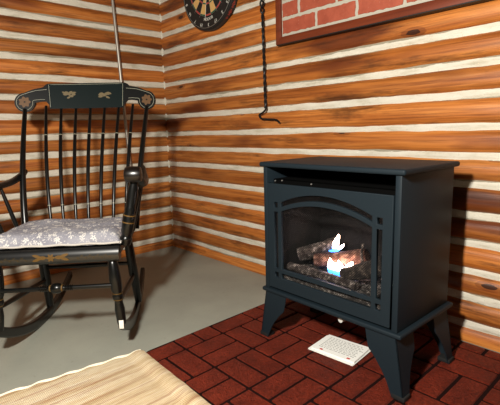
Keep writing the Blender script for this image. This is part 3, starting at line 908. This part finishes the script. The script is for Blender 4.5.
mb.build('scoring_face', [M['db_black'], M['db_tan'], M['db_red'], M['db_green']], db)
mb = MB()
for r in (.016, .0994, .107, .162, .170): mb.tube([(r*math.sin(a), -.0458, r*math.cos(a)) for a in [2*PI*k/64 for k in range(65)]], .0006, 5, caps=False)
mb.tube([(.236*math.sin(a), -.0465, .236*math.cos(a)) for a in [2*PI*k/64 for k in range(65)]], .0011, 6, caps=False)
for k in range(20):
    a = (k + .5)*PI/10; mb.tube([(.016*math.sin(a), -.0458, .016*math.cos(a)), (.185*math.sin(a), -.0458, .185*math.cos(a))], .0006, 5)
tag(mb.build('wire', M['db_wire'], db), 'wire spider and number ring')
items = []
TX = Matrix(((1, 0, 0, 0), (0, 0, -1, 0), (0, 1, 0, 0), (0, 0, 0, 1)))      # text plane XY -> XZ facing -y
for k, nme in enumerate('20 1 18 4 13 6 10 15 2 17 3 19 7 16 8 11 14 9 12 5'.split()):
    a = k*PI/10; r = .220
    rot = -a
    nm = merge_meshes([(text_mesh(nme, .026), Matrix.Translation((r*math.sin(a), -.0455, r*math.cos(a))) @ TX @ Matrix.Rotation(rot, 4, 'Z'))])
    tag(nm.build('number', M['db_white'], db), 'white number ' + nme)
items = []
for ch, da in zip('NODOR', (-.19, -.095, 0, .095, .19)):
    a = PI - da; r = .189
    items.append((text_mesh(ch, .023), Matrix.Translation((r*math.sin(a), -.0448, r*math.cos(a))) @ TX @ Matrix.Rotation(da, 4, 'Z')))
tag(merge_meshes(items).build('lettering', M['db_white'], db), 'white lettering under the bottom segment')
# worn red print around the edge band
mb = MB()
for k in range(26):
    a = 1.75 + k*.032; 
    if k % 6 == 5: continue
    h0 = .004 + .003*((k*7) % 3)
    c, s = math.sin(a), math.cos(a); c2, s2 = math.sin(a + .018), math.cos(a + .018); r0, r1 = DR + .0004, DR + .0012
    vs = [(r*cc, yy, r*ss) for r in (r0, r1) for (cc, ss) in ((c, s), (c2, s2)) for yy in (-.022 - h0, -.022 + h0)]
    mb.add(vs, [(0, 1, 3, 2), (4, 6, 7, 5), (0, 2, 6, 4), (1, 5, 7, 3), (0, 4, 5, 1), (2, 3, 7, 6)])
tag(mb.build('edge_print', plain('faded_red_print', s2l(150, 52, 40), .7), db), 'faded red print on the edge')

# ------------------------------------------------------------------ framed brick panel
FX0, FX1, FZ0, FZ1, FW = 1.146, 2.62, 1.257, 2.02, .034
fr = tag(empty('framed_brick_panel', (FX0, -.022, FZ0)), 'dark wood framed panel of red bricks hanging above the stove', 'wall panel')
mb = MB(); w, h = FX1-FX0, FZ1-FZ0
def mitred(p): mb.prism(p, lambda u, v, d: (u, -d, v), 0, .034)
mitred([(0, 0), (w, 0), (w-FW, FW), (FW, FW)]); mitred([(w, 0), (w, h), (w-FW, h-FW), (w-FW, FW)])
mitred([(w, h), (0, h), (FW, h-FW), (w-FW, h-FW)]); mitred([(0, h), (0, 0), (FW, FW), (FW, h-FW)])
mb.build('frame', M['frame'], fr, bevel=.002)
mb = MB(); mb.box((.004, -.0325, -.003), (w-.004, .003, .0002)); tag(mb.build('shade_strip', M['db_black'], fr), 'black strip added as the shade under the frame')  # added black plate stands in for the shade below the frame
mb = MB(); mb.box((FW-.004, -.022, FW-.004), (w-FW+.004, -.003, h-FW+.004))
mb.build('mortar', M['panel_mortar'], fr)
mb = MB(); bw, bh, gp = .200, .062, .016
zz = FW + .014; row = 0
while zz < h - FW - .01:
    xx = FW + .006 - (.104 if row % 2 else 0)
    while xx < w - FW:
        a = max(xx, FW + .006); b = min(xx + bw, w - FW - .006); c = min(zz + bh, h - FW - .006)
        if b - a > .02 and c - zz > .01:
            rs = random.Random(int(xx*1000) + row*77); n = 14; ed = []
            jt = lambda: rs.uniform(-.0022, .0022)
            ed += [(a + (b-a)*i/n, zz + jt()) for i in range(n)] + [(b + jt(), zz + (c-zz)*i/5) for i in range(5)]
            ed += [(b - (b-a)*i/n, c + jt()) for i in range(n)] + [(a + jt(), c - (c-zz)*i/5) for i in range(5)]
            mb.prism(ed, lambda u, v, d: (u, -d, v), .020, .0255)
        xx += bw + gp
    zz += bh + gp; row += 1
mb.build('brick_facing', M['panel_brick'], fr)

# ------------------------------------------------------------------ twisted iron poker hanging on the wall
pk = tag(empty('fireplace_poker', (1.032, -.036, .88)), 'black twisted wrought iron poker hanging beside the brick panel', 'poker')
mb = MB(); n = 220
for ph in (0, PI):
    pts = []
    for i in range(n + 1):
        t = i/n; z = .075 + (.675 - .075)*t
        zz_ = .88 + z
        bulge = .0042 + .0065*math.exp(-((zz_ - 1.475)/.040)**4)
        a = ph + (z*95)
        lean = .012*(1 - t)
        pts.append((lean + bulge*math.cos(a), bulge*math.sin(a)*.8, z))
    mb.tube(pts, .0046, 7)
mb.build('twisted_shaft', M['iron'], pk, smooth=True)
mb = MB(); mb.tube(smooth_path([(.012, 0, .085), (.014, 0, .07), (-.004, -.002, .054), (-.028, -.004, .044), (-.031, -.004, .034), (-.014, -.004, .020), (.03, -.004, .016), (.085, -.004, .012), (.106, -.004, .004), (.116, -.004, -.006)], 6), .0052, 8)
mb.build('hook', M['iron'], pk, smooth=True)
mb = MB(); mb.tube([(0 + .022*math.sin(a), 0, .695 + .022*math.cos(a)) for a in [2*PI*k/28 for k in range(29)]], .004, 7, caps=False)
mb.build('hanging_ring', M['iron'], pk, smooth=True)
mb = MB(); mb.tube([(1.032, -.005, 1.592), (1.032, -.045, 1.596)], .003, 8); mb.tube([(1.032, -.045, 1.596), (1.032, -.047, 1.596)], .006, 10)
tag(mb.build('wall_nail', M['steel'], smooth=True), 'steel nail in the log wall holding the iron poker', 'nail')

# ------------------------------------------------------------------ metal rod hanging on the left wall behind the chair
rd = tag(empty('metal_rod', (.055, -.335, .56)), 'long thin grey metal rod hanging on the wall behind the chair', 'rod')
mb = MB(); mb.tube([(-.003 - .0*t, -.0 - .037*t/1.02, t) for t in (0, .3, .7, 1.0, 1.3)], [.010, .010, .0095, .009, .0085], 12); mb.build('shaft', M['steel'], rd, smooth=True)
mb = MB(); mb.tube([(-.003, -.0, -.03), (-.003, -.0, .06)], .011, 12); mb.build('grip', M['iron'], rd, smooth=True)
mb = MB(); mb.tube([(-.003, -.014, .245), (-.003, -.002, .245)], .006, 10); tag(mb.build('clip', M['scuff'], rd, smooth=True), 'small white clip')
mb = MB(); mb.tube([(-.005, -.043, 1.29), (-.018, -.044, 1.305), (-.040, -.044, 1.30)], .003, 8); mb.build('hanging_hook', M['iron'], rd, smooth=True)

# ------------------------------------------------------------------ light
def point(name, loc, power, col, rad):
    l = bpy.data.lights.new(name, 'POINT'); l.energy = power; l.color = col; l.shadow_soft_size = rad
    o = bpy.data.objects.new(name, l); COL.objects.link(o); o.location = loc; return o
point('room_lamp', (2.32, -1.87, 1.26), 222, (1, .945, .85), .055)
wd = bpy.data.worlds.new('World'); SC.world = wd; wd.use_nodes = True
wd.node_tree.nodes['Background'].inputs[0].default_value = (1, .86, .66, 1)
wd.node_tree.nodes['Background'].inputs[1].default_value = .012

# ------------------------------------------------------------------ camera
f, p, r, h = 425.567, .167412, -.026442, .829624
cam = bpy.data.cameras.new('camera'); co = bpy.data.objects.new('camera', cam); COL.objects.link(co)
cam.sensor_width = 36; cam.lens = f / 500 * 36; cam.clip_start = .02
fw = Vector((-math.sin(h), math.cos(h), 0)); rt = Vector((math.cos(h), math.sin(h), 0)); up = Vector((0, 0, 1))
f2 = fw*math.cos(p) - up*math.sin(p); u2 = up*math.cos(p) + fw*math.sin(p)
r3 = rt*math.cos(r) + u2*math.sin(r); u3 = u2*math.cos(r) - rt*math.sin(r)
co.matrix_world = Matrix(((r3.x, u3.x, -f2.x, 2.69427), (r3.y, u3.y, -f2.y, -1.67707), (r3.z, u3.z, -f2.z, .83896), (0, 0, 0, 1)))
SC.camera = co
vs_ = SC.view_settings
vs_.view_transform = 'Standard'; vs_.look = 'None'; vs_.gamma = 1; vs_.exposure = 0; vs_.use_curve_mapping = False
